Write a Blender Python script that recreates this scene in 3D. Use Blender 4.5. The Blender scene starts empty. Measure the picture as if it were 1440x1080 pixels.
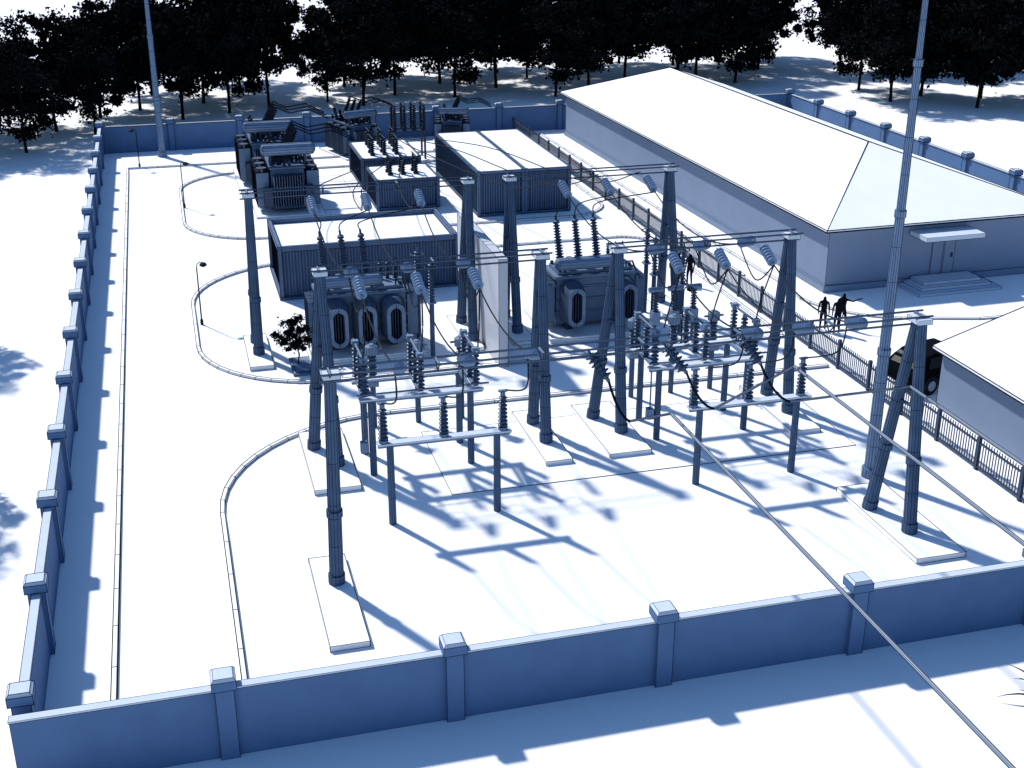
import bpy, math, random
import numpy as np
from mathutils import Vector, Matrix
random.seed(7)
S=bpy.context.scene
# ------------------------------------------------------------ materials
def mat(name,col,rough=.7,metal=0,noise=0,scale=4.0,spec=.3):
    m=bpy.data.materials.new(name); m.use_nodes=True
    nt=m.node_tree; b=nt.nodes['Principled BSDF']
    b.inputs['Roughness'].default_value=rough; b.inputs['Metallic'].default_value=metal
    b.inputs['Specular IOR Level'].default_value=spec
    b.inputs['Base Color'].default_value=(*col,1)
    if noise:
        tc=nt.nodes.new('ShaderNodeTexCoord'); n=nt.nodes.new('ShaderNodeTexNoise')
        n.inputs['Scale'].default_value=scale; n.inputs['Detail'].default_value=6
        r=nt.nodes.new('ShaderNodeValToRGB')
        r.color_ramp.elements[0].position=.3; r.color_ramp.elements[1].position=.7
        r.color_ramp.elements[0].color=(*[c*(1-noise) for c in col],1)
        r.color_ramp.elements[1].color=(*[min(1,c*(1+noise)) for c in col],1)
        nt.links.new(tc.outputs['Object'],n.inputs['Vector']); nt.links.new(n.outputs['Fac'],r.inputs['Fac'])
        nt.links.new(r.outputs['Color'],b.inputs['Base Color'])
    return m
M_ground=mat('ground_white',(.88,.875,.87),.9,noise=.03,scale=.08,spec=.05)
M_road=mat('road_white',(.86,.86,.86),.9,noise=.02,scale=.3,spec=.05)
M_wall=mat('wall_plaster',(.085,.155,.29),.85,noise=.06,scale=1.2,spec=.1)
M_cap=mat('wall_cap_sunlit',(.52,.58,.66),.8,noise=.03,scale=2,spec=.1)  # paler than the wall faces: sunlight on the tops put into the colour
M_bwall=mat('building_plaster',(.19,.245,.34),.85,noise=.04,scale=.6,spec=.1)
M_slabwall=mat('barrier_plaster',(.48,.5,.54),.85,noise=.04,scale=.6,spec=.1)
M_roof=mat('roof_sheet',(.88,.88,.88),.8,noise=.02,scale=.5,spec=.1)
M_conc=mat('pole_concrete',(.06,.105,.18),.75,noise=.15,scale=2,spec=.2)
M_pad=mat('pad_concrete',(.86,.86,.86),.85,noise=.03,scale=1,spec=.05)
M_steel=mat('painted_steel',(.14,.21,.32),.6,noise=.1,scale=3)
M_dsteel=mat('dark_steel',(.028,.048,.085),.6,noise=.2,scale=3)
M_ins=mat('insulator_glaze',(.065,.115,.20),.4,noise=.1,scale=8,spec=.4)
M_string=mat('string_glaze',(.13,.21,.34),.45,noise=.1,scale=8,spec=.4)
M_line=mat('edge_line',(.003,.004,.008),.9,spec=.05)
M_cable=mat('cable_black',(.010,.013,.02),.7,spec=.1)
M_alu=mat('conductor_alu',(.28,.34,.43),.55)
M_leaf=mat('leaf_dark',(.006,.0065,.007),.95,noise=.5,scale=.6,spec=.02)
M_bark=mat('bark_dark',(.010,.009,.009),.95,noise=.4,scale=3,spec=.05)
M_cloth=mat('dark_cloth',(.008,.008,.012),.95,noise=.2,scale=9,spec=.05)
M_car=mat('car_paint_dark',(.004,.005,.007),.9,spec=.02)
M_glass=mat('glass_dark',(.006,.008,.01),.3,spec=.15)
M_cont=mat('container_steel',(.075,.125,.215),.65,noise=.1,scale=1,spec=.2)
M_tank=mat('tank_paint',(.11,.17,.26),.55,noise=.1,scale=2)
# ------------------------------------------------------------ mesh builder
class MB:
    def __init__(s): s.v=[];s.f=[];s.m=[]
    def add(s,vs,fs,m):
        o=len(s.v); s.v+= [tuple(v) for v in vs]
        s.f+=[tuple(i+o for i in f) for f in fs]; s.m+=[m]*len(fs)
    def box(s,x0,x1,y0,y1,z0,z1,m=0):
        s.add([(x0,y0,z0),(x1,y0,z0),(x1,y1,z0),(x0,y1,z0),(x0,y0,z1),(x1,y0,z1),(x1,y1,z1),(x0,y1,z1)],
              [(0,3,2,1),(4,5,6,7),(0,1,5,4),(1,2,6,5),(2,3,7,6),(3,0,4,7)],m)
    def lathe(s,p0,p1,prof,seg=10,m=0,mf=None):
        p0=Vector(p0);p1=Vector(p1);d=(p1-p0);L=d.length;q=d.to_track_quat('Z','Y')
        vs=[];n=len(prof)
        for (t,r) in prof:
            for k in range(seg):
                a=2*math.pi*k/seg
                vs.append(p0+q@Vector((r*math.cos(a),r*math.sin(a),t*L)))
        fs=[];ms=[]
        for i in range(n-1):
            for k in range(seg):
                k2=(k+1)%seg
                fs.append((i*seg+k,i*seg+k2,(i+1)*seg+k2,(i+1)*seg+k))
                ms.append(mf(i) if mf else m)
        fs.append(tuple(reversed(range(seg))));fs.append(tuple(range((n-1)*seg,n*seg)))
        ms+=[m,m]
        o=len(s.v); s.v+=[tuple(v) for v in vs]
        s.f+=[tuple(i+o for i in f) for f in fs]; s.m+=ms
    def cyl(s,p0,p1,r0,r1=None,seg=10,rings=1,m=0):
        if r1 is None:r1=r0
        s.lathe(p0,p1,[(i/rings,r0+(r1-r0)*i/rings) for i in range(rings+1)],seg,m)
    def insul(s,p0,p1,r=.14,n=9,core=.45,m=0,seg=10,taper=1):
        pr=[(0,r*core)]
        for i in range(n):
            a=i/n;k=1-(1-taper)*a
            pr+=[(a+.15/n,r*core*k),(a+.45/n,r*k),(a+.62/n,r*k),(a+.85/n,r*core*k)]
        pr.append((1,r*core*taper)); s.lathe(p0,p1,pr,seg,m)
    def tube(s,pts,r,seg=6,m=0):
        pts=[Vector(p) for p in pts];n=len(pts);vs=[]
        for i,p in enumerate(pts):
            d=(pts[min(i+1,n-1)]-pts[max(i-1,0)]).normalized();q=d.to_track_quat('Z','Y')
            for k in range(seg):
                a=2*math.pi*k/seg; vs.append(p+q@Vector((r*math.cos(a),r*math.sin(a),0)))
        fs=[(i*seg+k,i*seg+(k+1)%seg,(i+1)*seg+(k+1)%seg,(i+1)*seg+k) for i in range(n-1) for k in range(seg)]
        fs+=[tuple(reversed(range(seg))),tuple(range((n-1)*seg,n*seg))]
        s.add(vs,fs,m)
    def extr_xz(s,poly,y0,y1,m=0):
        n=len(poly)
        s.add([(x,y0,z) for x,z in poly]+[(x,y1,z) for x,z in poly],
          [tuple(range(n)),tuple(reversed(range(n,2*n)))]+[(i,n+i,n+(i+1)%n,(i+1)%n) for i in range(n)],m)
    def ring_xz(s,po,pi,y0,y1,m=0):
        n=len(po)
        vs=[(x,y0,z) for x,z in po]+[(x,y0,z) for x,z in pi]+[(x,y1,z) for x,z in po]+[(x,y1,z) for x,z in pi]
        fs=[]
        for i in range(n):
            j=(i+1)%n
            fs+=[(i,j,n+j,n+i),(2*n+i,3*n+i,3*n+j,2*n+j),(i,2*n+i,2*n+j,j),(n+i,n+j,3*n+j,3*n+i)]
        s.add(vs,fs,m)
    def xform(s,M):
        s.v=[tuple(M@Vector(v)) for v in s.v]; return s
    def done(s,name,mats,parent=None,wire=0,smooth=False,loc=None,bevel=0):
        me=bpy.data.meshes.new(name); me.from_pydata(s.v,[],s.f); 
        mats=list(mats)+[M_line]
        for m in mats: me.materials.append(m)
        me.polygons.foreach_set('material_index',s.m)
        if smooth: me.polygons.foreach_set('use_smooth',[True]*len(s.f))
        me.update(); ob=bpy.data.objects.new(name,me); S.collection.objects.link(ob)
        if parent: ob.parent=parent
        if loc: ob.location=loc
        if bevel:
            b=ob.modifiers.new('bevel','BEVEL'); b.width=bevel; b.segments=1; b.limit_method='ANGLE'
        if wire:
            w=ob.modifiers.new('edges','WIREFRAME'); w.thickness=wire*1.5; w.use_replace=False
            w.material_offset=len(mats)+2; w.use_even_offset=False; w.use_boundary=True; w.offset=0
        return ob
def empty(name,loc=(0,0,0)):
    e=bpy.data.objects.new(name,None); S.collection.objects.link(e); e.location=loc; return e
# ------------------------------------------------------------ ground, road
b=MB(); b.add([(-600,-300,0),(800,-300,0),(800,1500,0),(-600,1500,0)],[(0,1,2,3)],0); b.done('ground',[M_ground])
b=MB(); Z=.004
for (x0,x1,y0,y1) in [(-2.6,.55,26.3,91.6),(.55,26,45.4,49),(.55,26,66.6,71.4),(.55,26,88.7,91.6)]:
    b.add([(x0,y0,Z),(x1,y0,Z),(x1,y1,Z),(x0,y1,Z)],[(0,1,2,3)],0)
b.done('road',[M_road])
def arc(cx,cy,r,a0,a1,n=12):
    return [(cx+r*math.cos(math.radians(a0+(a1-a0)*i/n)),cy+r*math.sin(math.radians(a0+(a1-a0)*i/n))) for i in range(n+1)]
def kerb(name,pts,w=.14,h=.1,closed=False,seglen=2.0):
    P=[]
    q=pts+([pts[0]] if closed else [])
    for a,c in zip(q[:-1],q[1:]):
        L=math.dist(a,c);n=max(1,int(L/seglen))
        P+=[(a[0]+(c[0]-a[0])*i/n,a[1]+(c[1]-a[1])*i/n) for i in range(n)]
    if not closed:P.append(q[-1])
    b=MB();n=len(P);vs=[]
    for i,p in enumerate(P):
        if closed: a,c=P[i-1],P[(i+1)%n]
        else: a,c=P[max(i-1,0)],P[min(i+1,n-1)]
        dx,dy=c[0]-a[0],c[1]-a[1];l=math.hypot(dx,dy) or 1;nx,ny=-dy/l*w/2,dx/l*w/2
        vs+=[(p[0]+nx,p[1]+ny,0.001),(p[0]+nx,p[1]+ny,h),(p[0]-nx,p[1]-ny,h),(p[0]-nx,p[1]-ny,0.001)]
    fs=[]
    for i in range(n if closed else n-1):
        j=(i+1)%n
        for k in range(3): fs.append((i*4+k,j*4+k,j*4+k+1,i*4+k+1))
    b.add(vs,fs,0); return b.done(name,[M_pad],wire=.026)
kerb('kerb',[(-2.7,26.3),(-2.7,91.7),(26,91.7)])
kerb('kerb',[(.6,26.3),(.6,38.5)]+arc(7.4,38.5,6.8,180,90)+[(26.2,45.3)])
kerb('kerb',[(26,49.1),(6,49.1)]+arc(6,54.6,5.5,270,180)+[(.5,60.5)]+arc(6.5,60.5,6,180,90)+[(24,66.5)]+arc(24,64.5,2,90,0)+[(26,49.2)])
kerb('kerb',[(23,71.5),(5.2,71.5)]+arc(5.2,76.1,4.6,270,180)+[(.6,84)]+arc(5.1,84,4.5,180,90)+[(23,88.5)]+arc(23,85.6,2.9,90,0)+arc(23,74.4,2.9,0,-90))
kerb('kerb',[(28.4,96),(28.9,70),(29.5,56)]+arc(34.2,54.6,5,190,250,8)+[(36,48.9),(49.5,48.4)],h=.07)
kerb('kerb',[(27.5,96),(27.9,70),(28.2,58)],h=.04)
b=MB(); b.box(8.2,23.4,37.9,43.2,0,.02); b.done('equipment_slab',[M_pad],wire=.018)
b=MB(); b.box(8.9,11.3,77,86,0,.02); b.done('equipment_slab',[M_pad],wire=.02)
# ------------------------------------------------------------ perimeter wall
def column(b,x,y,h=2.3,w=.44):
    b.box(x-w/2,x+w/2,y-w/2,y+w/2,0,h-.32,0)
    c=w/2+.07
    b.box(x-c,x+c,y-c,y+c,h-.32,h-.08,0)
    k=c-.06
    b.add([(x-c,y-c,h-.08),(x+c,y-c,h-.08),(x+c,y+c,h-.08),(x-c,y+c,h-.08),(x-k,y-k,h),(x+k,y-k,h),(x+k,y+k,h),(x-k,y+k,h)],
          [(4,5,6,7),(0,1,5,4),(1,2,6,5),(2,3,7,6),(3,0,4,7)],1)
def wall(p0,p1,sp,wire,off=0,cols=None):
    b=MB();d=Vector((p1[0]-p0[0],p1[1]-p0[1]));L=d.length;n=int(round(L/sp));st=L/n
    alongx=abs(d.x)>abs(d.y)
    for i in range(n+1):
        t=i*st/L; x=p0[0]+d.x*t;y=p0[1]+d.y*t
        if not(i==0 and off): column(b,x,y)
        if i<n:
            if alongx:
                b.box(x+.20,x+st-.20,y-.1,y+.1,0,1.90,0); b.box(x+.21,x+st-.21,y-.12,y+.12,1.90,1.95,1)
            else:
                s=math.copysign(1,d.y); ya,yb=sorted((y+s*.20,y+s*(st-.20)))
                b.box(x-.1,x+.1,ya,yb,0,1.90,0); b.box(x-.12,x+.12,ya+.01,yb-.01,1.90,1.95,1)
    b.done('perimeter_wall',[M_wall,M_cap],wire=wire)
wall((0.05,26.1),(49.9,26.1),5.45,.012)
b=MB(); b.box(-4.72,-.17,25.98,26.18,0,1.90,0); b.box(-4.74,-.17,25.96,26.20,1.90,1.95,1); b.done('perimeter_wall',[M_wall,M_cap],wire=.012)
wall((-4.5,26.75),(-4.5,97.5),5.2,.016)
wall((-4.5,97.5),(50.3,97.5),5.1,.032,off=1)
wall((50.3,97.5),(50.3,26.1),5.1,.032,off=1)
# ------------------------------------------------------------ buildings
e=empty('long_building')
x0,x1,y0,y1=0,13.2,0,40.9
rot=Matrix.Translation((30.75,54.3,0))@Matrix.Rotation(math.radians(1.0),4,'Z')
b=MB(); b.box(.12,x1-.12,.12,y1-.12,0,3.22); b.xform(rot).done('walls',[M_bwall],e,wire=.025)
b=MB(); b.box(.04,x1-.04,.04,y1-.04,0,.35); b.xform(rot).done('plinth',[M_bwall],e,wire=.025)
b=MB(); rx=6.6
V=[(-.25,-.25,3.3),(x1+.25,-.25,3.3),(x1+.25,y1+.25,3.3),(-.25,y1+.25,3.3),(rx,8,5.6),(rx,y1-5,5.6)]
V+=[(v[0],v[1],3.18) for v in V[:4]]
b.add(V,[(0,1,4),(1,2,5,4),(2,3,5),(3,0,4,5),(6,7,1,0),(7,8,2,1),(8,9,3,2),(9,6,0,3),(9,8,7,6)],0)
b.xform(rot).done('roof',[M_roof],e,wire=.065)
b=MB(); b.box(6.0,7.3,.06,.13,.45,2.35,0);b.box(5.9,7.4,.02,.1,2.35,2.45,0);b.box(6.62,6.68,.03,.07,.45,2.35,0);b.box(7.1,7.16,.0,.05,1.3,1.5,1)
b.xform(rot).done('door',[M_bwall,M_dsteel],e,wire=.018)
b=MB(); b.box(4.6,7.9,-1.4,.1,2.62,2.85,0); b.xform(rot).done('canopy',[M_cap],e,wire=.02)
b=MB()
for i in range(3): b.box(4.2+i*.35,8.9-i*.35,-1.9+i*.4,.03,i*.15,.15+i*.15,0)
b.xform(rot).done('steps',[M_cap],e,wire=.02)
e=empty('small_building')
b=MB(); b.box(28.25,35.5,24,40.3,0,2.45); b.done('walls',[M_bwall],e,wire=.02)
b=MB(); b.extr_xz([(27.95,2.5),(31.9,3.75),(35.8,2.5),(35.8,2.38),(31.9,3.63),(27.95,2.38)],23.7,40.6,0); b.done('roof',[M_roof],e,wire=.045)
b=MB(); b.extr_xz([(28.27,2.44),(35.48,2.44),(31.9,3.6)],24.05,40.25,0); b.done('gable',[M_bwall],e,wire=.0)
# ------------------------------------------------------------ fence
b=MB()
y=20.
b.box(26.46,26.54,20,97.2,.12,.17,0);b.box(26.46,26.54,20,97.2,1.0,1.05,0)
while y<97:
    b.box(26.44,26.56,y-.06,y+.06,0,1.3,0)
    for k in range(1,17): b.box(26.485,26.515,y+k*.15-.015,y+k*.15+.015,.08,1.2,0)
    y+=2.5
b.done('metal_fence',[M_dsteel])
# ------------------------------------------------------------ gantries
def leg(b,p0,p1,r=.21,r1=.16,m=0):
    p0=Vector(p0);p1=Vector(p1)
    b.cyl(p0,p1,r,r1,12,5,m); 
    c=p0.lerp(p1,.34); d=p0.lerp(p1,.37); b.cyl(c,d,r*.97+.03,None,12,1,m)
    c=p0; d=p0.lerp(p1,.05); b.cyl(c,d,r+.035,None,12,1,m)
def gantry(name,ends,pads,y,z=7.0,strings=()):
    b=MB()
    for legs,top in ends:
        for f in legs: leg(b,(f[0],f[1],.15),(top[0],top[1]+(.12 if f[1]>top[1] else -.12),z-.05))
        b.box(top[0]-.24,top[0]+.24,top[1]-.32,top[1]+.32,z-.06,z+.1,2)
        if len(legs)>1:
            f0,f1=legs
            zz=.15+(z-.15)*.6
            b.cyl((f0[0]+(top[0]-f0[0])*.6,f0[1]+(top[1]-f0[1])*.6,zz),(f1[0]+(top[0]-f1[0])*.6,f1[1]+(top[1]-f1[1])*.6,zz),.05,seg=8)
    xa,xb=ends[0][1][0]-.35,ends[-1][1][0]+.35
    for dy,dz in((-.28,.14),(.28,.14),(0,-.16)):
        b.cyl((xa,y+dy,z+dz),(xb,y+dy,z+dz),.026,seg=6,rings=1,m=3)
    n=int((xb-xa)/3.0)
    for i in range(n+1):
        x=xa+.3+(xb-xa-.6)*i/n
        b.box(x-.03,x+.03,y-.3,y+.3,z+.11,z+.16,3)
        b.cyl((x,y-.28,z+.14),(x,y,z-.16),.015,seg=5,m=3);b.cyl((x,y+.28,z+.14),(x,y,z-.16),.015,seg=5,m=3)
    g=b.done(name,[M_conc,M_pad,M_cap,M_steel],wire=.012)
    b=MB()
    for p in pads: b.box(*p,0,.18,0)
    b.done('footing_pads',[M_pad],g,wire=.024)
YA,YB,YC=32.2,41.8,53.4
gantry('gantry_frame',[([(3.6,33.0)],(3.7,32.5)),([(21.2,33.1),(21.6,31.3)],(21.6,YA))],[(2.95,4.05,29.7,34.6),(20.9,22.6,29.7,34.7)],32.35)
gantry('gantry_frame',[([(4.1,42.5),(4.75,40.9)],(4.6,YB)),([(12.4,42.6),(12.4,40.85)],(12.4,YB))],[(3.7,5.3,39.1,44.0),(11.9,12.9,39.2,43.8)],YB)
gantry('gantry_frame',[([(14.75,42.5),(15.35,40.95)],(15.3,YB)),([(22.2,42.9),(22.2,41.0)],(22.1,YB))],[(14.3,15.9,39.2,43.8),(21.5,22.7,39.3,43.9)],YB)
gantry('gantry_frame',[([(3.0,54.2),(3.0,52.7)],(3.1,YC)),([(12.35,54.4),(12.35,52.0)],(12.5,YC))],[(2.5,3.5,51.2,55.2),(11.9,12.6,51,55.4)],YC)
gantry('gantry_frame',[([(14.5,54.6),(14.5,52.4)],(14.4,YC)),([(22.3,54.8),(22.3,52.7)],(21.9,YC))],[(14,15,51.2,55.5),(21.8,22.9,51.4,56)],YC)
# ------------------------------------------------------------ lightning masts
def mast(x,y,h,r):
    b=MB()
    b.cyl((x,y,0),(x,y,.35),r*1.35,seg=12)
    n=4
    for i in range(n):
        r0=r*(1-.17*i); r1=r*(1-.17*(i+1))
        b.cyl((x,y,h*i/n+.01),(x,y,h*(i+1)/n),r0,r1+.01,12,4)
        b.cyl((x,y,h*(i+1)/n-.2),(x,y,h*(i+1)/n+.02),r1+.045,None,12,1)
    b.cyl((x,y,h),(x,y,h+1.5),.03,.01,6)
    b.done('lightning_mast',[M_string],wire=.013)
mast(22.6,35.5,19,.21); mast(-.3,95.4,17,.25)
# ------------------------------------------------------------ bus supports / switches
def frame(b,x0,x1,y,h=2.85,r=.12):
    for x in(x0,x1): b.cyl((x,y,0),(x,y,h),r,r*.92,10,3,0)
    b.box(x0-.4,x1+.45,y-.16,y+.16,h,h+.07,3)
    b.box(x0-.38,x1+.43,y-.05,y+.05,h-.1,h-.001,1)
def support(x0,x1,y,xs):
    b=MB(); frame(b,x0,x1,y)
    for x in xs:
        b.cyl((x,y,2.92),(x,y,3.02),.15,seg=10,m=1)
        b.insul((x,y,3.02),(x,y,4.1),.16,8,m=2,taper=.8)
        b.cyl((x,y,4.1),(x,y,4.25),.08,seg=8,m=1); b.box(x-.14,x+.14,y-.05,y+.05,4.25,4.3,1)
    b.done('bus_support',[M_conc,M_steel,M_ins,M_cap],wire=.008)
support(5.9,9.4,36.45,(5.7,7.65,9.6)); support(16.5,20.1,36.55,(16.25,18.25,20.2))
def switch(x0,x1,ya,yb,xs):
    b=MB(); frame(b,x0,x1,ya); frame(b,x0,x1,yb)
    for x in(x0,x1): b.box(x-.06,x+.06,ya+.17,yb-.17,2.86,2.95,1)
    for x in xs:
        for y in(ya,(ya+yb)/2,yb):
            if y==(ya+yb)/2: 
                b.box(x-.1,x+.1,ya+.17,yb-.17,2.95,3.0,1)
            b.insul((x,y,3.0),(x,y,4.15),.15,8,m=2,taper=.85); b.cyl((x,y,4.15),(x,y,4.25),.09,seg=8,m=1)
        b.tube([(x,ya-.35,4.3),(x,yb+.35,4.3)],.045,8,1)
        b.box(x-.12,x+.12,ya-.1,ya+.1,4.25,4.4,1); b.box(x-.12,x+.12,yb-.1,yb+.1,4.25,4.4,1)
    b.tube([(x0-.5,ya-.25,3.15),(x1+.6,ya-.25,3.15)],.03,6,1)
    b.tube([(x0-.3,ya,1.0),(x0-.3,ya,2.9)],.025,6,1); b.box(x0-.42,x0-.18,ya-.12,ya+.12,.9,1.3,1)
    b.done('disconnect_switch',[M_conc,M_steel,M_ins,M_cap],wire=.008)
switch(5.9,9.4,40.15,41.95,(5.7,7.65,9.6)); switch(16.5,20.0,40.3,42.15,(16.3,18.25,20.2))
def ct(x,y,h=2.4):
    b=MB(); b.cyl((x,y,0),(x,y,h),.1,seg=10,rings=2); b.box(x-.2,x+.2,y-.2,y+.2,h,h+.25,1)
    b.insul((x,y,h+.25),(x,y,h+1.2),.17,7,.6,m=2); b.lathe((x,y,h+1.2),(x,y,h+1.65),[(0,.12),(.15,.24),(.8,.24),(1,.1)],12,1)
    b.cyl((x-.4,y,h+1.43),(x+.4,y,h+1.43),.04,seg=6,m=1)
    b.done('current_transformer',[M_conc,M_steel,M_ins],wire=.008)
for x in(6.6,8.3,10.0): ct(x,44.2,1.7)
for x in(17.0,18.7,20.4): ct(x,44.4,1.7)
def arrester(x,y,h=2.4,L=1.7):
    b=MB(); b.cyl((x,y,0),(x,y,h),.1,seg=10,rings=3); b.box(x-.17,x+.17,y-.17,y+.17,h,h+.06,1)
    b.insul((x,y,h+.06),(x,y,h+.06+L),.14,12,.5,m=2)
    b.tube([(x+.28*math.cos(a*math.pi/8),y+.28*math.sin(a*math.pi/8),h+L-.1) for a in range(17)],.02,5,1)
    b.cyl((x,y,h+L),(x,y,h+L+.2),.03,seg=6,m=1)
    b.done('surge_arrester',[M_conc,M_steel,M_ins],wire=.008)
for p in((10.1,53.0),(10.3,51.0),(21.2,54.0),(20.9,52.2),(21.6,50.6)): arrester(*p)
def breaker(x,y):
    b=MB()
    for dx in(-.9,0,.9):
        b.box(x+dx-.18,x+dx+.18,y-.18,y+.18,.9,1.5,1); b.cyl((x+dx,y,0),(x+dx,y,.9),.08,seg=8)
        b.insul((x+dx,y,1.5),(x+dx,y,2.4),.14,7,.5,m=2); b.cyl((x+dx-.32,y,2.5),(x+dx+.32,y,2.5),.12,seg=12,m=1)
    b.box(x-1.1,x+1.1,y-.06,y+.06,1.1,1.22,1)
    b.done('circuit_breaker',[M_conc,M_steel,M_ins],wire=.008)
breaker(21.0,49.9)
# ------------------------------------------------------------ transformers
def rrect(x0,x1,z0,z1,r,n=5):
    P=[]
    for cx,cz,a in((x1-r,z1-r,0),(x0+r,z1-r,90),(x0+r,z0+r,180),(x1-r,z0+r,270)):
        for i in range(n+1):
            t=math.radians(a+90*i/n);P.append((cx+r*math.cos(t),cz+r*math.sin(t)))
    return P[::-1]
def transformer(cx,cy,mirror=1,nb=3,s=1.0,big=False):
    b=MB()
    b.box(-2.6,2.6,-2.2,2.2,0,.12,3); b.box(-2.62,2.62,-2.22,-2.1,.12,.22,3);b.box(-2.62,-2.5,-2.09,2.2,.12,.22,3);b.box(2.5,2.62,-2.09,2.2,.12,.22,3)
    b.box(-1.9,1.9,-.75,.9,.35,2.55,0)
    for z in(.9,1.5,2.1): b.box(-1.95,1.95,-.79,.94,z,z+.08,0)
    b.box(-2.05,2.05,-.9,1.05,2.56,2.7,0); b.box(-1.8,1.8,-.65,.8,2.705,2.85,0)
    for x in(-1.3,1.3): b.box(x-.15,x+.15,-.9,1.0,.12,.34,2)
    w=1.08; gap=(3.6-nb*w)/max(1,nb-1)
    for i in range(nb):
        xa=-1.8+i*(w+gap)
        # nested cooling loops: outer rings at the back, each next ring a little smaller
        for k in range(8):
            y=-.98-k*.12; q=.018*k
            b.ring_xz(rrect(xa+q,xa+w-q,.42+q,2.5-q,.44-q*.5),rrect(xa+.2+q*.8,xa+w-.2-q*.8,.62+q,2.3-q,.3-q*.3),y-.06,y,1)
        for k in range(5):
            xx=xa+.26+k*.12
            b.box(xx,xx+.04,-1.75,-1.0,.7,2.2,2)
        for z in(.56,2.36): b.cyl((xa+w/2,-1.5,z),(xa+w/2,-.7,z),.08,seg=8,m=0)
    for sx in(-1,1):
        for k in range(8):
            yy=-.7+k*.2
            b.box(*sorted((sx*1.97,sx*2.45)),yy,yy+.05,.5,2.4,1)
        b.cyl((sx*2.2,-.75,2.3),(sx*2.2,.9,2.3),.07,seg=8)
    for i in range(14):
        x=-1.9+i*.28; b.box(x,x+.05,.96,1.6,.5,2.4,1)
    b.lathe((-2.0,-.75,3.25),(.9,-.75,3.25),[(0,.12),(.03,.24),(.06,.29),(.94,.29),(.97,.24),(1,.12)],14,1)
    for x in(-1.5,.4): b.box(x-.05,x+.05,-.85,-.65,2.86,2.99,2)
    b.tube([(.6,-.75,2.97),(.9,-.6,2.9),(1.0,-.2,2.8)],.05,6,0)
    for i,x in enumerate((-1.45,-.55,.35)):
        b.cyl((x,.1,2.85),(x-.03,.15,3.25),.2,.17,10,1,0)
        b.insul((x-.03,.15,3.25),(x-.16,.42,4.95),.2,13,.5,m=4,taper=.75)
        b.cyl((x-.16,.42,4.95),(x-.18,.46,5.2),.05,seg=6,m=2); b.lathe((x-.155,.41,4.9),(x-.165,.43,5.02),[(0,.1),(.5,.15),(1,.08)],10,0)
    for x in(.95,1.3,1.65):
        b.insul((x,.45,2.85),(x+.05,.5,3.6),.11,6,.5,m=4); b.cyl((x+.05,.5,3.6),(x+.05,.5,3.75),.03,seg=6,m=2)
    b.tube([(1.5,-.6,2.8),(1.5,-.6,3.1),(1.8,-.6,3.1),(1.95,-.9,2.6)],.04,6,2)
    b.cyl((-.9,.6,2.85),(-.9,.6,3.15),.13,seg=10,m=0)
    for v in((-1.7,-.5),(1.7,-.5),(1.7,.7),(-1.7,.7)): b.cyl((v[0],v[1],2.85),(v[0],v[1],3.0),.08,seg=8,m=2)
    M=Matrix.Translation((cx,cy,0))@Matrix.Diagonal((s*mirror,s,s,1))
    b.xform(M); b.done('power_transformer',[M_tank,M_steel,M_dsteel,M_pad,M_ins,M_cable],wire=.01)
transformer(7.6,53.3,1,3,.98); transformer(18.2,53.2,1,2,.98)
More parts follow.
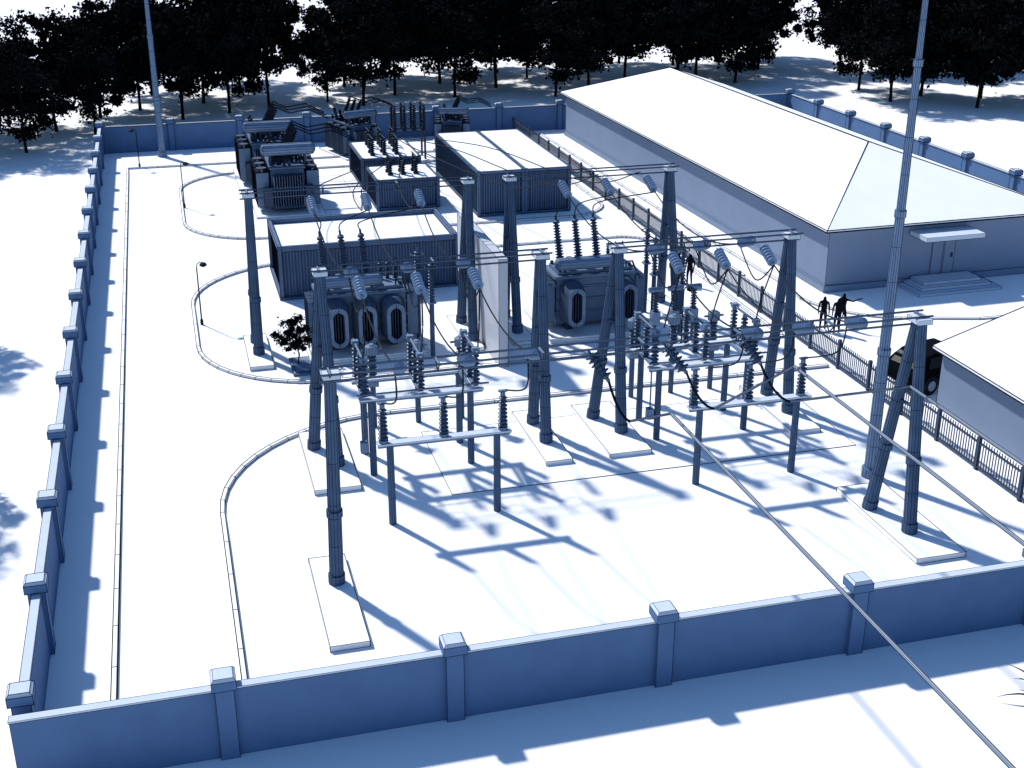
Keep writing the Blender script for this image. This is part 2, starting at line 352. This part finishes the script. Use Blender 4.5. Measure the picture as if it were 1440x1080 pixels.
def big_transformer(cx,cy,s=1.0,rz=0):
    b=MB()
    b.box(-2.2,2.2,-3.2,3.2,0,.12,3)
    b.box(-1.0,1.0,-2.3,2.3,.3,2.9,0); b.box(-1.15,1.15,-2.45,2.45,2.91,3.05,0)
    for y in [-2.2+i*.55 for i in range(9)]: b.box(-1.08,1.08,y,y+.09,.3,2.88,0)
    for sx in(-1,1):
        for j in range(3):
            for k in range(8):
                y=-2.2+j*1.5+k*.16
                b.box(*sorted((sx*1.2,sx*2.0)),y,y+.05,.5,2.7,1)
            b.cyl((sx*1.6,-2.2+j*1.5,2.8),(sx*1.6,-1.0+j*1.5,2.8),.08,seg=8)
            b.cyl((sx*1.6,-1.6+j*1.5,2.7),(sx*1.6,-1.6+j*1.5,2.92),.35,seg=12,m=2)
    for i in range(12): 
        x=-.95+i*.165; b.box(x,x+.05,-2.95,-2.35,.5,2.6,1)
    b.lathe((-1.6,-1.7,4.05),(1.9,-1.7,4.05),[(0,.15),(.03,.32),(.06,.38),(.94,.38),(.97,.32),(1,.15)],14,5)
    for x in(-1.0,1.2):
        b.box(x-.06,x+.06,-1.8,-1.6,3.06,3.7,2); b.tube([(x,-1.6,3.65),(x,-.9,3.06)],.05,6,2)
    b.tube([(1.0,-1.7,3.7),(1.0,-1.2,3.4),(.8,-.6,3.1)],.06,6,0)
    for i,y in enumerate((-.7,.5,1.7)):
        b.cyl((0,y,3.05),(.1,y,3.5),.24,.2,10); b.insul((.1,y,3.5),(.85,y+.2,5.0),.22,11,.5,m=2,taper=.7)
        b.tube([(.85,y+.2,5.0),(.92,y+.2,5.15)],.05,6,2)
        b.insul((-.6,y+.3,3.05),(-.85,y+.3,4.2),.16,7,.5,m=2)
        b.tube([(.9,y+.2,5.12),(1.8,y+.1,4.7),(3.2,y,4.9),(4.5,y,4.2)],.035,5,4)
    for k in range(30):
        x=random.uniform(-1,1);y=random.uniform(-2.2,2.2);h=random.uniform(.15,.9)
        b.cyl((x,y,3.05),(x,y,3.05+h),random.uniform(.04,.12),seg=8,m=random.choice((0,2,2)))
    for k in range(8):
        y=random.uniform(-2.2,2.2); b.tube([(-1.0,y,3.15+random.random()*.4),(1.0,y+random.uniform(-.5,.5),3.15+random.random()*.4)],.045,6,2)
    b.box(1.02,1.5,-2.95,-2.5,.5,1.9,2); b.box(-1.6,-1.05,-2.9,-2.4,.6,1.8,2)
    b.xform(Matrix.Translation((cx,cy,0))@Matrix.Rotation(rz,4,'Z')@Matrix.Scale(s,4))
    b.done('power_transformer',[M_cont,M_tank,M_dsteel,M_pad,M_cable,M_steel],wire=.02)
big_transformer(6.9,79.0,.94); big_transformer(6.4,86.4,.94)
big_transformer(13.2,93.2,.74,.3); big_transformer(20.9,94.2,.66,-.2)
# ------------------------------------------------------------ firewall
b=MB(); b.box(12.72,13.12,48.9,56.5,0,4.75); b.done('fire_barrier_wall',[M_slabwall],wire=.025)
# ------------------------------------------------------------ containers / low buildings
def corr(b,x0,x1,y0,y1,z0,z1,p=.28,d=.06,m=0):
    P=[]
    def run(ax,ay,bx,by,nx,ny):
        L=math.dist((ax,ay),(bx,by));n=max(1,int(L/p));
        for i in range(n):
            for t,o in((0,0),(.3,0),(.45,-d),(.85,-d)):
                q=(i+t)/n; P.append((ax+(bx-ax)*q+nx*o,ay+(by-ay)*q+ny*o))
    run(x0,y0,x1,y0,0,-1);run(x1,y0,x1,y1,1,0);run(x1,y1,x0,y1,0,1);run(x0,y1,x0,y0,-1,0)
    n=len(P); vs=[(x,y,z0) for x,y in P]+[(x,y,z1) for x,y in P]
    b.add(vs,[(i,(i+1)%n,n+(i+1)%n,n+i) for i in range(n)],m)
e=empty('control_building')
X0,X1,Y0,Y1=4.7,13.6,60.25,65.6
b=MB(); corr(b,X0+.1,X1-.1,Y0+.1,Y1-.1,.15,2.42,.3); b.done('corrugated_walls',[M_cont],e,wire=.016)
b=MB(); b.box(X0-.05,X1+.05,Y0-.05,Y1+.05,0,.14); b.box(X0+.2,X1-.2,Y0+.2,Y1-.2,2.3,2.45,1)
for (xx0,xx1,yy0,yy1) in((X0,X1,Y0,Y0+.17),(X0,X1,Y1-.17,Y1),(X0,X0+.17,Y0+.18,Y1-.18),(X1-.17,X1,Y0+.18,Y1-.18)): b.box(xx0,xx1,yy0,yy1,2.42,2.68,0)
for x,y in((X0,Y0),(X1-.15,Y0),(X0,Y1-.15),(X1-.15,Y1-.15)): b.box(x-.02,x+.17,y-.02,y+.17,0.14,2.70,0)
b.done('roof_and_frame',[M_cont,M_roof],e,wire=.025)
def container(x0,x1,y0,y1,h,wire=.02):
    e=empty('shipping_container')
    b=MB(); corr(b,x0+.06,x1-.06,y0+.06,y1-.06,.18,h-.16,.3,.07); b.done('corrugated_walls',[M_cont],e,wire=wire)
    b=MB()
    for z0,z1 in((.04,.18),(h-.16,h)):
        b.box(x0,x1,y0,y0+.12,z0,z1);b.box(x0,x1,y1-.12,y1,z0,z1);b.box(x0,x0+.12,y0+.12,y1-.12,z0,z1);b.box(x1-.12,x1,y0+.12,y1-.12,z0,z1)
    for x in(x0,x1-.16):
        for y in(y0,y1-.16): b.box(x-.01,x+.17,y-.01,y+.17,0,h+.03)
    b.box(x0+.1,x1-.1,y0+.1,y1-.1,h-.06,h-.02,1); b.done('frame_and_roof',[M_cont,M_roof],e,wire=.025)
    return e
container(17.7,20.6,72.9,85,2.75); container(20.63,23.5,72.9,85,2.75)
container(12.1,16.0,75.9,79.9,1.9); container(12.1,16.0,81.6,87.2,2.0)
def switchgear(x,y,z,n=3,sp=.8):
    b=MB()
    for i in range(n):
        for j in range(2):
            px,py=x+i*sp,y+j*.9
            b.box(px-.15,px+.15,py-.15,py+.15,z,z+.12,1); b.insul((px,py,z+.12),(px,py,z+.95),.15,6,.5,m=2); b.cyl((px,py,z+.95),(px,py,z+1.1),.06,seg=8,m=1)
        b.tube([(x+i*sp,y-.3,z+1.15),(x+i*sp,y+1.2,z+1.15)],.04,6,1)
    b.done('rooftop_bushings',[M_conc,M_dsteel,M_dsteel],wire=.012)
switchgear(13.2,77.2,1.85); switchgear(13.0,82.6,1.96); switchgear(13.2,85.2,1.96)
b=MB(); x,y=15.7,89.6
for dx in(0,2.2):
    for dy in(0,1.2): b.box(x+dx-.06,x+dx+.06,y+dy-.06,y+dy+.06,0,2.0,0)
for dy in(0,1.2):
    b.box(x-.2,x+2.4,y+dy-.1,y+dy+.1,2.0,2.1,0)
    for i in range(4):
        xx=x+.05+i*.7; b.insul((xx,y+dy,2.1),(xx,y+dy,3.7),.15,10,.5,m=2); b.cyl((xx,y+dy,3.7),(xx,y+dy,3.9),.06,seg=8,m=0)
for i in range(4):
    xx=x+.05+i*.7; b.tube([(xx,y-.4,3.92),(xx,y+1.7,3.92)],.05,6,0)
b.done('insulator_rack',[M_dsteel,M_dsteel,M_dsteel],wire=.012)
# ------------------------------------------------------------ overhead lines
def cat(p0,p1,sag,n=16):
    p0=Vector(p0);p1=Vector(p1)
    return [p0.lerp(p1,i/n)-Vector((0,0,sag*4*(i/n)*(1-i/n))) for i in range(n+1)]
def string(b,p0,p1):
    p0=Vector(p0);p1=Vector(p1)
    b.cyl(p0,p0.lerp(p1,.15),.03,seg=6,m=1); b.insul(p0.lerp(p1,.15),p0.lerp(p1,.9),.19,6,.4,m=2,seg=12); b.cyl(p0.lerp(p1,.9),p1,.05,seg=6,m=1)
def span(p0,p1,sag,ends=(1,1),jump=True):
    b=MB(); pts=cat(p0,p1,sag)
    a,c=Vector(pts[0]),Vector(pts[-1])
    k=1.35
    s0=a+(pts[2]-a).normalized()*k; s1=c+(pts[-3]-c).normalized()*k
    if ends[0]: string(b,a,s0)
    if ends[1]: string(b,c,s1)
    st=s0 if ends[0] else a; en=s1 if ends[1] else c
    mid=[p for p in pts if (p-a).length>k+.1 and (p-c).length>k+.1]
    b.tube([st]+mid+[en],.028,6,0)
    b.done('power_line',[M_cable,M_steel,M_string],wire=0)
    return st,en
def dropper(pts,r=.028,name='jumper_cable',m=None):
    P=[Vector(p) for p in pts];out=[]
    n=len(P)
    for i in range(n-1):
        a=P[max(i-1,0)];p=P[i];q=P[i+1];c=P[min(i+2,n-1)]
        for k in range(8):
            t=k/8; out.append(.5*((2*p)+(q-a)*t+(2*a-5*p+4*q-c)*t*t+(3*p-a-3*q+c)*t**3))
    out.append(P[-1]); b=MB(); b.tube(out,r,6,0); b.done(name,[m or M_cable])
zt=6.85
for xc,xb,xa,bx in((5.6,5.8,5.7,6.0),(7.9,7.8,7.7,6.9),(10.2,9.8,9.7,7.8)):
    s,e1=span((xc,YC-.3,zt),(xb,YB+.3,zt),1.0)
    s2,e2=span((xb,YB-.3,zt),(xa,32.7,zt),.7)
    dropper([e1,((xb),YB,5.5),s2]); 
    dropper([e2,(xa+.1,34.4,5.2),(xa,36.4,4.3)])
    dropper([s2,(xb+.1,40.8,5.0),(xb-.1,40.2,4.4)])
    dropper([s,(bx,52.9,5.7),(bx-.05,53.6,5.1)])
    dropper([(xc,YC+.3,zt),(xc+.6,58,4.8),(xc+1.5,66,4.0),(13.2+(xc-5.6)*.2,77.3,3.0)])
for xc,xb,xa,bx in((16.6,17.2,16.6,16.6),(18.6,19.0,18.3,17.5),(20.6,20.8,20.1,18.4)):
    s,e1=span((xc,YC-.3,zt),(xb,YB+.3,zt),1.2)
    s2,e2=span((xb,YB-.3,zt),(xa,32.7,zt),.8)
    dropper([e1,(xb,YB,5.4),s2])
    dropper([e2,(xa+.1,34.4,5.3),(xa,36.5,4.3)])
    dropper([s2,(xb-.2,40.8,5.0),(xb-.6,40.3,4.4)])
    dropper([s,(bx,52.9,5.8),(bx-.05,53.5,5.1)])
    dropper([(xc,YC+.3,zt),(xc-.5,60,5.0),(xc-2.5,72,4.4),(14.5+(xc-16.6)*.2,82.6,3.1)])
def incoming(a,bm,c,w):
    b=MB(); string(b,a,bm); b.tube(cat(bm,c,.25,8),.03,6,0); b.tube([c,w],.035,8,3)
    b.tube([w,(w[0],w[1]-60,w[2])],.045,8,3)
    b.done('incoming_power_line',[M_cable,M_steel,M_string,M_alu],wire=.012)
incoming((11.1,32.6,6.95),(11.6,32.1,6.1),(12.1,31.6,5),(13.45,31.8,5))
incoming((13.4,32.6,6.95),(14.0,32.1,6.1),(14.8,31.8,5),(17.4,32.0,6))
incoming((15.9,32.6,6.95),(16.4,32.2,6.1),(17.2,31.7,5),(21.3,31.8,5))
# ------------------------------------------------------------ street lamps
def lamp(x,y,h,s=1):
    b=MB(); b.cyl((x,y,0),(x,y,.25),.07,seg=8); b.cyl((x,y,.25),(x,y,h-.15),.035,.028,8)
    b.tube([(x,y,h-.15),(x+.03*s,y,h),(x+.15*s,y,h+.1),(x+.28*s,y,h+.05)],.022,6)
    b.lathe((x+.3*s,y,h+.08),(x+.3*s,y,h-.14),[(0,.05),(.3,.15),(.7,.17),(1,.06)],10)
    b.done('street_lamp',[M_cable])
lamp(.75,79.9,2.75);lamp(.8,57.7,2.9);lamp(-1.9,92.2,2.6,-1);lamp(21.2,49.4,2.6,1)
# ------------------------------------------------------------ trees
def tree_mesh(name,h,R,nl,seed,leaf=.17,trunk=.2,z0=.2,nc=70):
    rs=np.random.RandomState(seed); b=MB()
    top=h*.8
    b.tube([(0,0,-.05),(.08,.05,h*.2),(-.05,.12,h*.45),(.1,0,top)],trunk,7,0)
    C=[]
    while len(C)<nc:
        p=rs.uniform(-1,1,3); r=np.linalg.norm(p)
        if r>1 or r<.35: continue
        zc=z0+(1-z0)*(p[2]+1)/2
        wid=R*(1-.35*max(0,p[2]))*(.8+.4*rs.rand())
        C.append((p[0]*wid,p[1]*wid,h*zc*.97))
    for i in range(0,len(C),4):
        c=C[i]; zs=min(top*.9,c[2]*.55+h*.05)
        b.tube([(0,.05,zs),(c[0]*.5,c[1]*.5,(zs+c[2])/2),(c[0],c[1],c[2])],trunk*.22,5,0)
    C=np.array(C); idx=rs.randint(0,nc,nl); rad=rs.uniform(.09,.24,nc)*R*1.25
    d=rs.normal(size=(nl,3)); d/=np.linalg.norm(d,axis=1)[:,None]
    cen=C[idx]+d*(rs.rand(nl,1)**.6)*rad[idx][:,None]*np.array([1,1,.75])
    stray=rs.rand(nl)<.12
    cen[stray]+=rs.normal(size=(int(stray.sum()),3))*R*.09
    cen[:,2]=np.maximum(cen[:,2],.3)
    a=rs.normal(size=(nl,3));a/=np.linalg.norm(a,axis=1)[:,None]
    t=rs.normal(size=(nl,3));c=np.cross(a,t);c/=np.linalg.norm(c,axis=1)[:,None]
    s=leaf*rs.uniform(.6,1.3,(nl,1))
    Q=np.stack([cen-a*s,cen+c*s*.6,cen+a*s,cen-c*s*.6],1).reshape(-1,3)
    o=len(b.v); b.v+=[tuple(v) for v in Q.tolist()]; b.f+=[(o+4*i,o+4*i+1,o+4*i+2,o+4*i+3) for i in range(nl)]; b.m+=[1]*nl
    me=bpy.data.meshes.new(name); me.from_pydata(b.v,[],b.f); me.materials.append(M_bark); me.materials.append(M_leaf)
    me.polygons.foreach_set('material_index',b.m); me.update(); return me
TM=[tree_mesh('tree_mesh',10.5,4.2,11500,i+1,.19,.17,.13+.04*(i%3),85) for i in range(5)]
SM=[tree_mesh('tree_mesh_small',7.8,3.1,9000,11+i,.14,.13,.16,70) for i in range(2)]
def tree(x,y,s=1,par=None,small=False,name='tree'):
    o=bpy.data.objects.new(name,random.choice(SM if small else TM)); S.collection.objects.link(o)
    o.location=(x,y,0);o.rotation_euler=(0,0,random.uniform(0,6.28));o.scale=(s*random.uniform(.9,1.1),s*random.uniform(.9,1.1),s*random.uniform(.92,1.1))
    if par:o.parent=par
    return o
tl=empty('tree_line')
front=[(-5,112),(-1.8,114.7),(1.6,109.5),(5.5,111.5),(9.0,113.5),(17.0,112),(20.6,116.5),(26,122),(30.5,118),(34.5,112),(39,116),(44,120),(48,116),(51.5,120),(62.8,108),(62.4,101.7),(68,97),(73.5,95),(66.5,103.5),(71,101),(76,101)]
for p in front: tree(p[0],p[1],random.uniform(.9,1.08),tl,name='tree_line_member')
P=list(front)
def ok(x,y,dm):
    r=x/y
    if .492<r<.560: return False
    if .095<r<.135: return False
    if r<-.11 or r>.85: return False
    if r<-.045: return False
    return all(math.dist((x,y),p)>dm for p in P)
tries=0
while tries<2600:
    tries+=1
    x=random.uniform(-14,118); y=random.uniform(114,132)
    if x<6 and y>126: continue
    if ok(x,y,5.4): P.append((x,y)); tree(x,y,random.uniform(.85,1.15),tl,name='tree_line_member')
tree(-9.9,99.3,1.12,small=True); tree(-13.2,102,1.1,small=True); tree(-15,97,1.0,small=True); tree(-8.2,107,1.15,small=True); tree(-12,110,1.2,small=True)
tree(-5.2,105,1.1,small=True); tree(-14.5,106,1.15,small=True)
tree(14.2,114.5,.95,small=True)
tree(-11.1,57.2,.95,small=True); tree(-9.4,42.2,.8,small=True)
me=tree_mesh('ornamental_mesh',2.2,1.0,3800,33,.06,.04,.28,44)
o=bpy.data.objects.new('ornamental_tree',me);S.collection.objects.link(o);o.location=(4.5,51.2,.1)
b=MB(); b.box(4.2,5.3,50.1,52.0,0,.12,0); b.box(4.3,5.2,50.2,51.9,.121,.16,0); b.done('planter',[M_steel],wire=.02)
b=MB()
rs=random.Random(3)
for k in range(70):
    a=rs.uniform(0,6.28);L=rs.uniform(.9,1.5);e0=rs.uniform(.2,1.2);bx,by=20.5+rs.uniform(-.3,.3),22.3+rs.uniform(-.8,.8)
    pts=[]
    for i in range(6):
        t=i/5; pts.append((bx+math.cos(a)*L*t,by+math.sin(a)*L*t,.05+e0*L*t-0.9*L*t*t*.6+.3*t))
    nx,ny=-math.sin(a)*.055,math.cos(a)*.055
    vs=[];fs=[]
    for i,p in enumerate(pts):
        w=1-(i/5)**2*.95; vs+=[(p[0]+nx*w,p[1]+ny*w,max(.01,p[2])),(p[0]-nx*w,p[1]-ny*w,max(.01,p[2]))]
    fs=[(2*i,2*i+1,2*i+3,2*i+2) for i in range(5)]
    b.add(vs,fs,0)
b.done('spiky_shrub',[M_leaf])
# ------------------------------------------------------------ car (rear end shows past the small building)
def car(x,y,rz):
    e=empty('parked_car',(x,y,0)); e.rotation_euler=(0,0,rz); e.scale=(1.08,1.05,1.15)
    prof=[(-1.95,.32),(-2.05,.55),(-2.04,.8),(-1.95,1.0),(-1.75,1.25),(-1.45,1.4),(-.9,1.48),(.2,1.45),(.6,1.25),(.95,1.0),(1.85,.85),(2.05,.6),(2.0,.32)]
    b=MB(); n=len(prof); vs=[]
    for yy in(-.87,-.74,.74,.87):
        for px,pz in prof:
            k=.95 if abs(yy)>.8 else 1
            vs.append((px*k,yy*(.82 if pz>1.2 else 1),.32+(pz-.32)*(.97 if k<1 else 1)))
    fs=[]
    for j in range(3):
        for i in range(n-1): fs.append((j*n+i,j*n+i+1,(j+1)*n+i+1,(j+1)*n+i))
        fs.append((j*n+n-1,j*n,(j+1)*n,(j+1)*n+n-1))
    fs+=[tuple(reversed(range(n))),tuple(range(3*n,4*n))]
    b.add(vs,fs,0); b.done('body',[M_car],e,wire=.0,bevel=.05)
    b=MB()
    for sy in(-1,1):
        yy=sy*.885
        b.add([(-1.5,yy,1.0),(.75,yy,1.0),(.15,sy*.74,1.36),(-1.3,sy*.74,1.34)],[(0,1,2,3)],0)
    b.add([(-1.97,-.6,1.02),(-1.97,.6,1.02),(-1.62,.55,1.36),(-1.62,-.55,1.36)],[(0,1,2,3)],0); b.done('windows',[M_glass],e)
    b=MB()
    for wx in(-1.25,1.25):
        for sy in(-1,1):
            b.lathe((wx,sy*.70,.35),(wx,sy*.92,.35),[(0,.3),(.15,.35),(.85,.35),(1,.29)],20,0); b.lathe((wx,sy*.915,.35),(wx,sy*.935,.35),[(0,.2),(1,.16)],12,1)
    b.done('wheels',[M_cable,M_alu],e)
car(29.75,42.6,math.radians(14))
# ------------------------------------------------------------ people
def person(x,y,rz,arm=0,stride=.12,h=1.72):
    k=h/1.75
    V=[];E=[];R=[]
    def v(p,r): V.append(tuple(c*k for c in p)); R.append((r*k,r*k)); return len(V)-1
    pel=v((0,0,.95),.14); wa=v((0,0,1.1),.12); ch=v((0,0,1.33),.145); nk=v((0,.0,1.49),.055); hd=v((0,.015,1.58),.085); ht=v((0,.0,1.68),.08)
    E+=[(pel,wa),(wa,ch),(ch,nk),(nk,hd),(hd,ht)]
    nose=v((0,.11,1.60),.02);E.append((hd,nose))
    for s in(-1,1):
        hp=v((s*.09,0,.88),.09); kn=v((s*.1,s*stride*.6+.03,.5),.06); an=v((s*.1,s*stride*1.0-.02,.1),.042); to=v((s*.11,s*stride+.15,.04),.04)
        E+=[(pel,hp),(hp,kn),(kn,an),(an,to)]
        sh=v((s*.19,0,1.42),.055); E.append((ch,sh))
        if arm and s==1:
            el=v((.42,.12,1.36),.042); wr=v((.62,.24,1.48),.03); d=Vector((.85,.45,.3)).normalized()
        elif arm:
            el=v((s*.26,-.05,1.15),.042); wr=v((s*.2,.14,1.02),.03); d=Vector((.2,.9,-.2)).normalized()
        else:
            el=v((s*.24,-.03,1.14),.042); wr=v((s*.24,.05,.9),.03); d=Vector((0,.25,-.95)).normalized()
        E+=[(sh,el),(el,wr)]
        w=Vector(V[wr])/k; pm=v(w+d*.07,.034); E.append((wr,pm)); side=d.cross(Vector((1,0,0))).normalized()
        for q,L in((-.03,.07),(-.01,.085),(.01,.08),(.03,.065)):
            f1=v(w+d*.12+side*q,.009); f2=v(w+d*(.12+L*.9)+side*q*1.2,.008); E+=[(pm,f1),(f1,f2)]
        tb=v(w+d*.08+side*.055,.009); E.append((pm,tb))
    me=bpy.data.meshes.new('person'); me.from_pydata(V,E,[]); me.materials.append(M_cloth)
    o=bpy.data.objects.new('person',me); S.collection.objects.link(o); o.location=(x,y,0); o.rotation_euler=(0,0,rz)
    m=o.modifiers.new('skin','SKIN')
    for i,sv in enumerate(me.skin_vertices[0].data): sv.radius=R[i]; sv.use_root=(i==0)
    m.use_smooth_shade=True
    ss=o.modifiers.new('sub','SUBSURF'); ss.levels=1; ss.render_levels=2
person(28.1,49.4,-.6); person(28.6,49.0,2.4,stride=.05); person(29.15,49.55,-1.0,arm=1,stride=.2)
person(24.35,57.6,.3); person(24.85,57.3,2.2,stride=.04)
# ------------------------------------------------------------ light
sx,sy,sz=-1.3,2.35,2.8
sd=Vector((sx,sy,sz)).normalized()
sun=bpy.data.lights.new('sun','SUN'); sun.energy=5; sun.angle=math.radians(2.4); sun.color=(1,.98,.95)
so=bpy.data.objects.new('sun',sun); S.collection.objects.link(so); so.rotation_euler=sd.to_track_quat('Z','Y').to_euler()
W=bpy.data.worlds.new('World'); S.world=W; W.use_nodes=True; nt=W.node_tree
sky=nt.nodes.new('ShaderNodeTexSky'); sky.sky_type='NISHITA'; sky.sun_disc=False
sky.sun_elevation=math.asin(sd.z); sky.sun_rotation=math.atan2(sx,sy)%(2*math.pi)
sky.ozone_density=5; sky.air_density=1.0; sky.dust_density=.3
hs=nt.nodes.new('ShaderNodeHueSaturation'); hs.inputs['Saturation'].default_value=1.12
nt.links.new(sky.outputs[0],hs.inputs['Color'])
nt.links.new(hs.outputs[0],nt.nodes['Background'].inputs[0]); nt.nodes['Background'].inputs[1].default_value=.15
S.view_settings.view_transform='Standard'
try: S.view_settings.look='None'
except: pass
S.view_settings.exposure=0
# ------------------------------------------------------------ camera
c=bpy.data.cameras.new('camera'); c.sensor_width=36; c.lens=45; c.clip_end=3000; c.clip_start=.1
co=bpy.data.objects.new('camera',c); S.collection.objects.link(co); co.location=(0,0,20)
co.rotation_euler=(math.radians(90-22.35),0,math.radians(-15.2)); S.camera=co
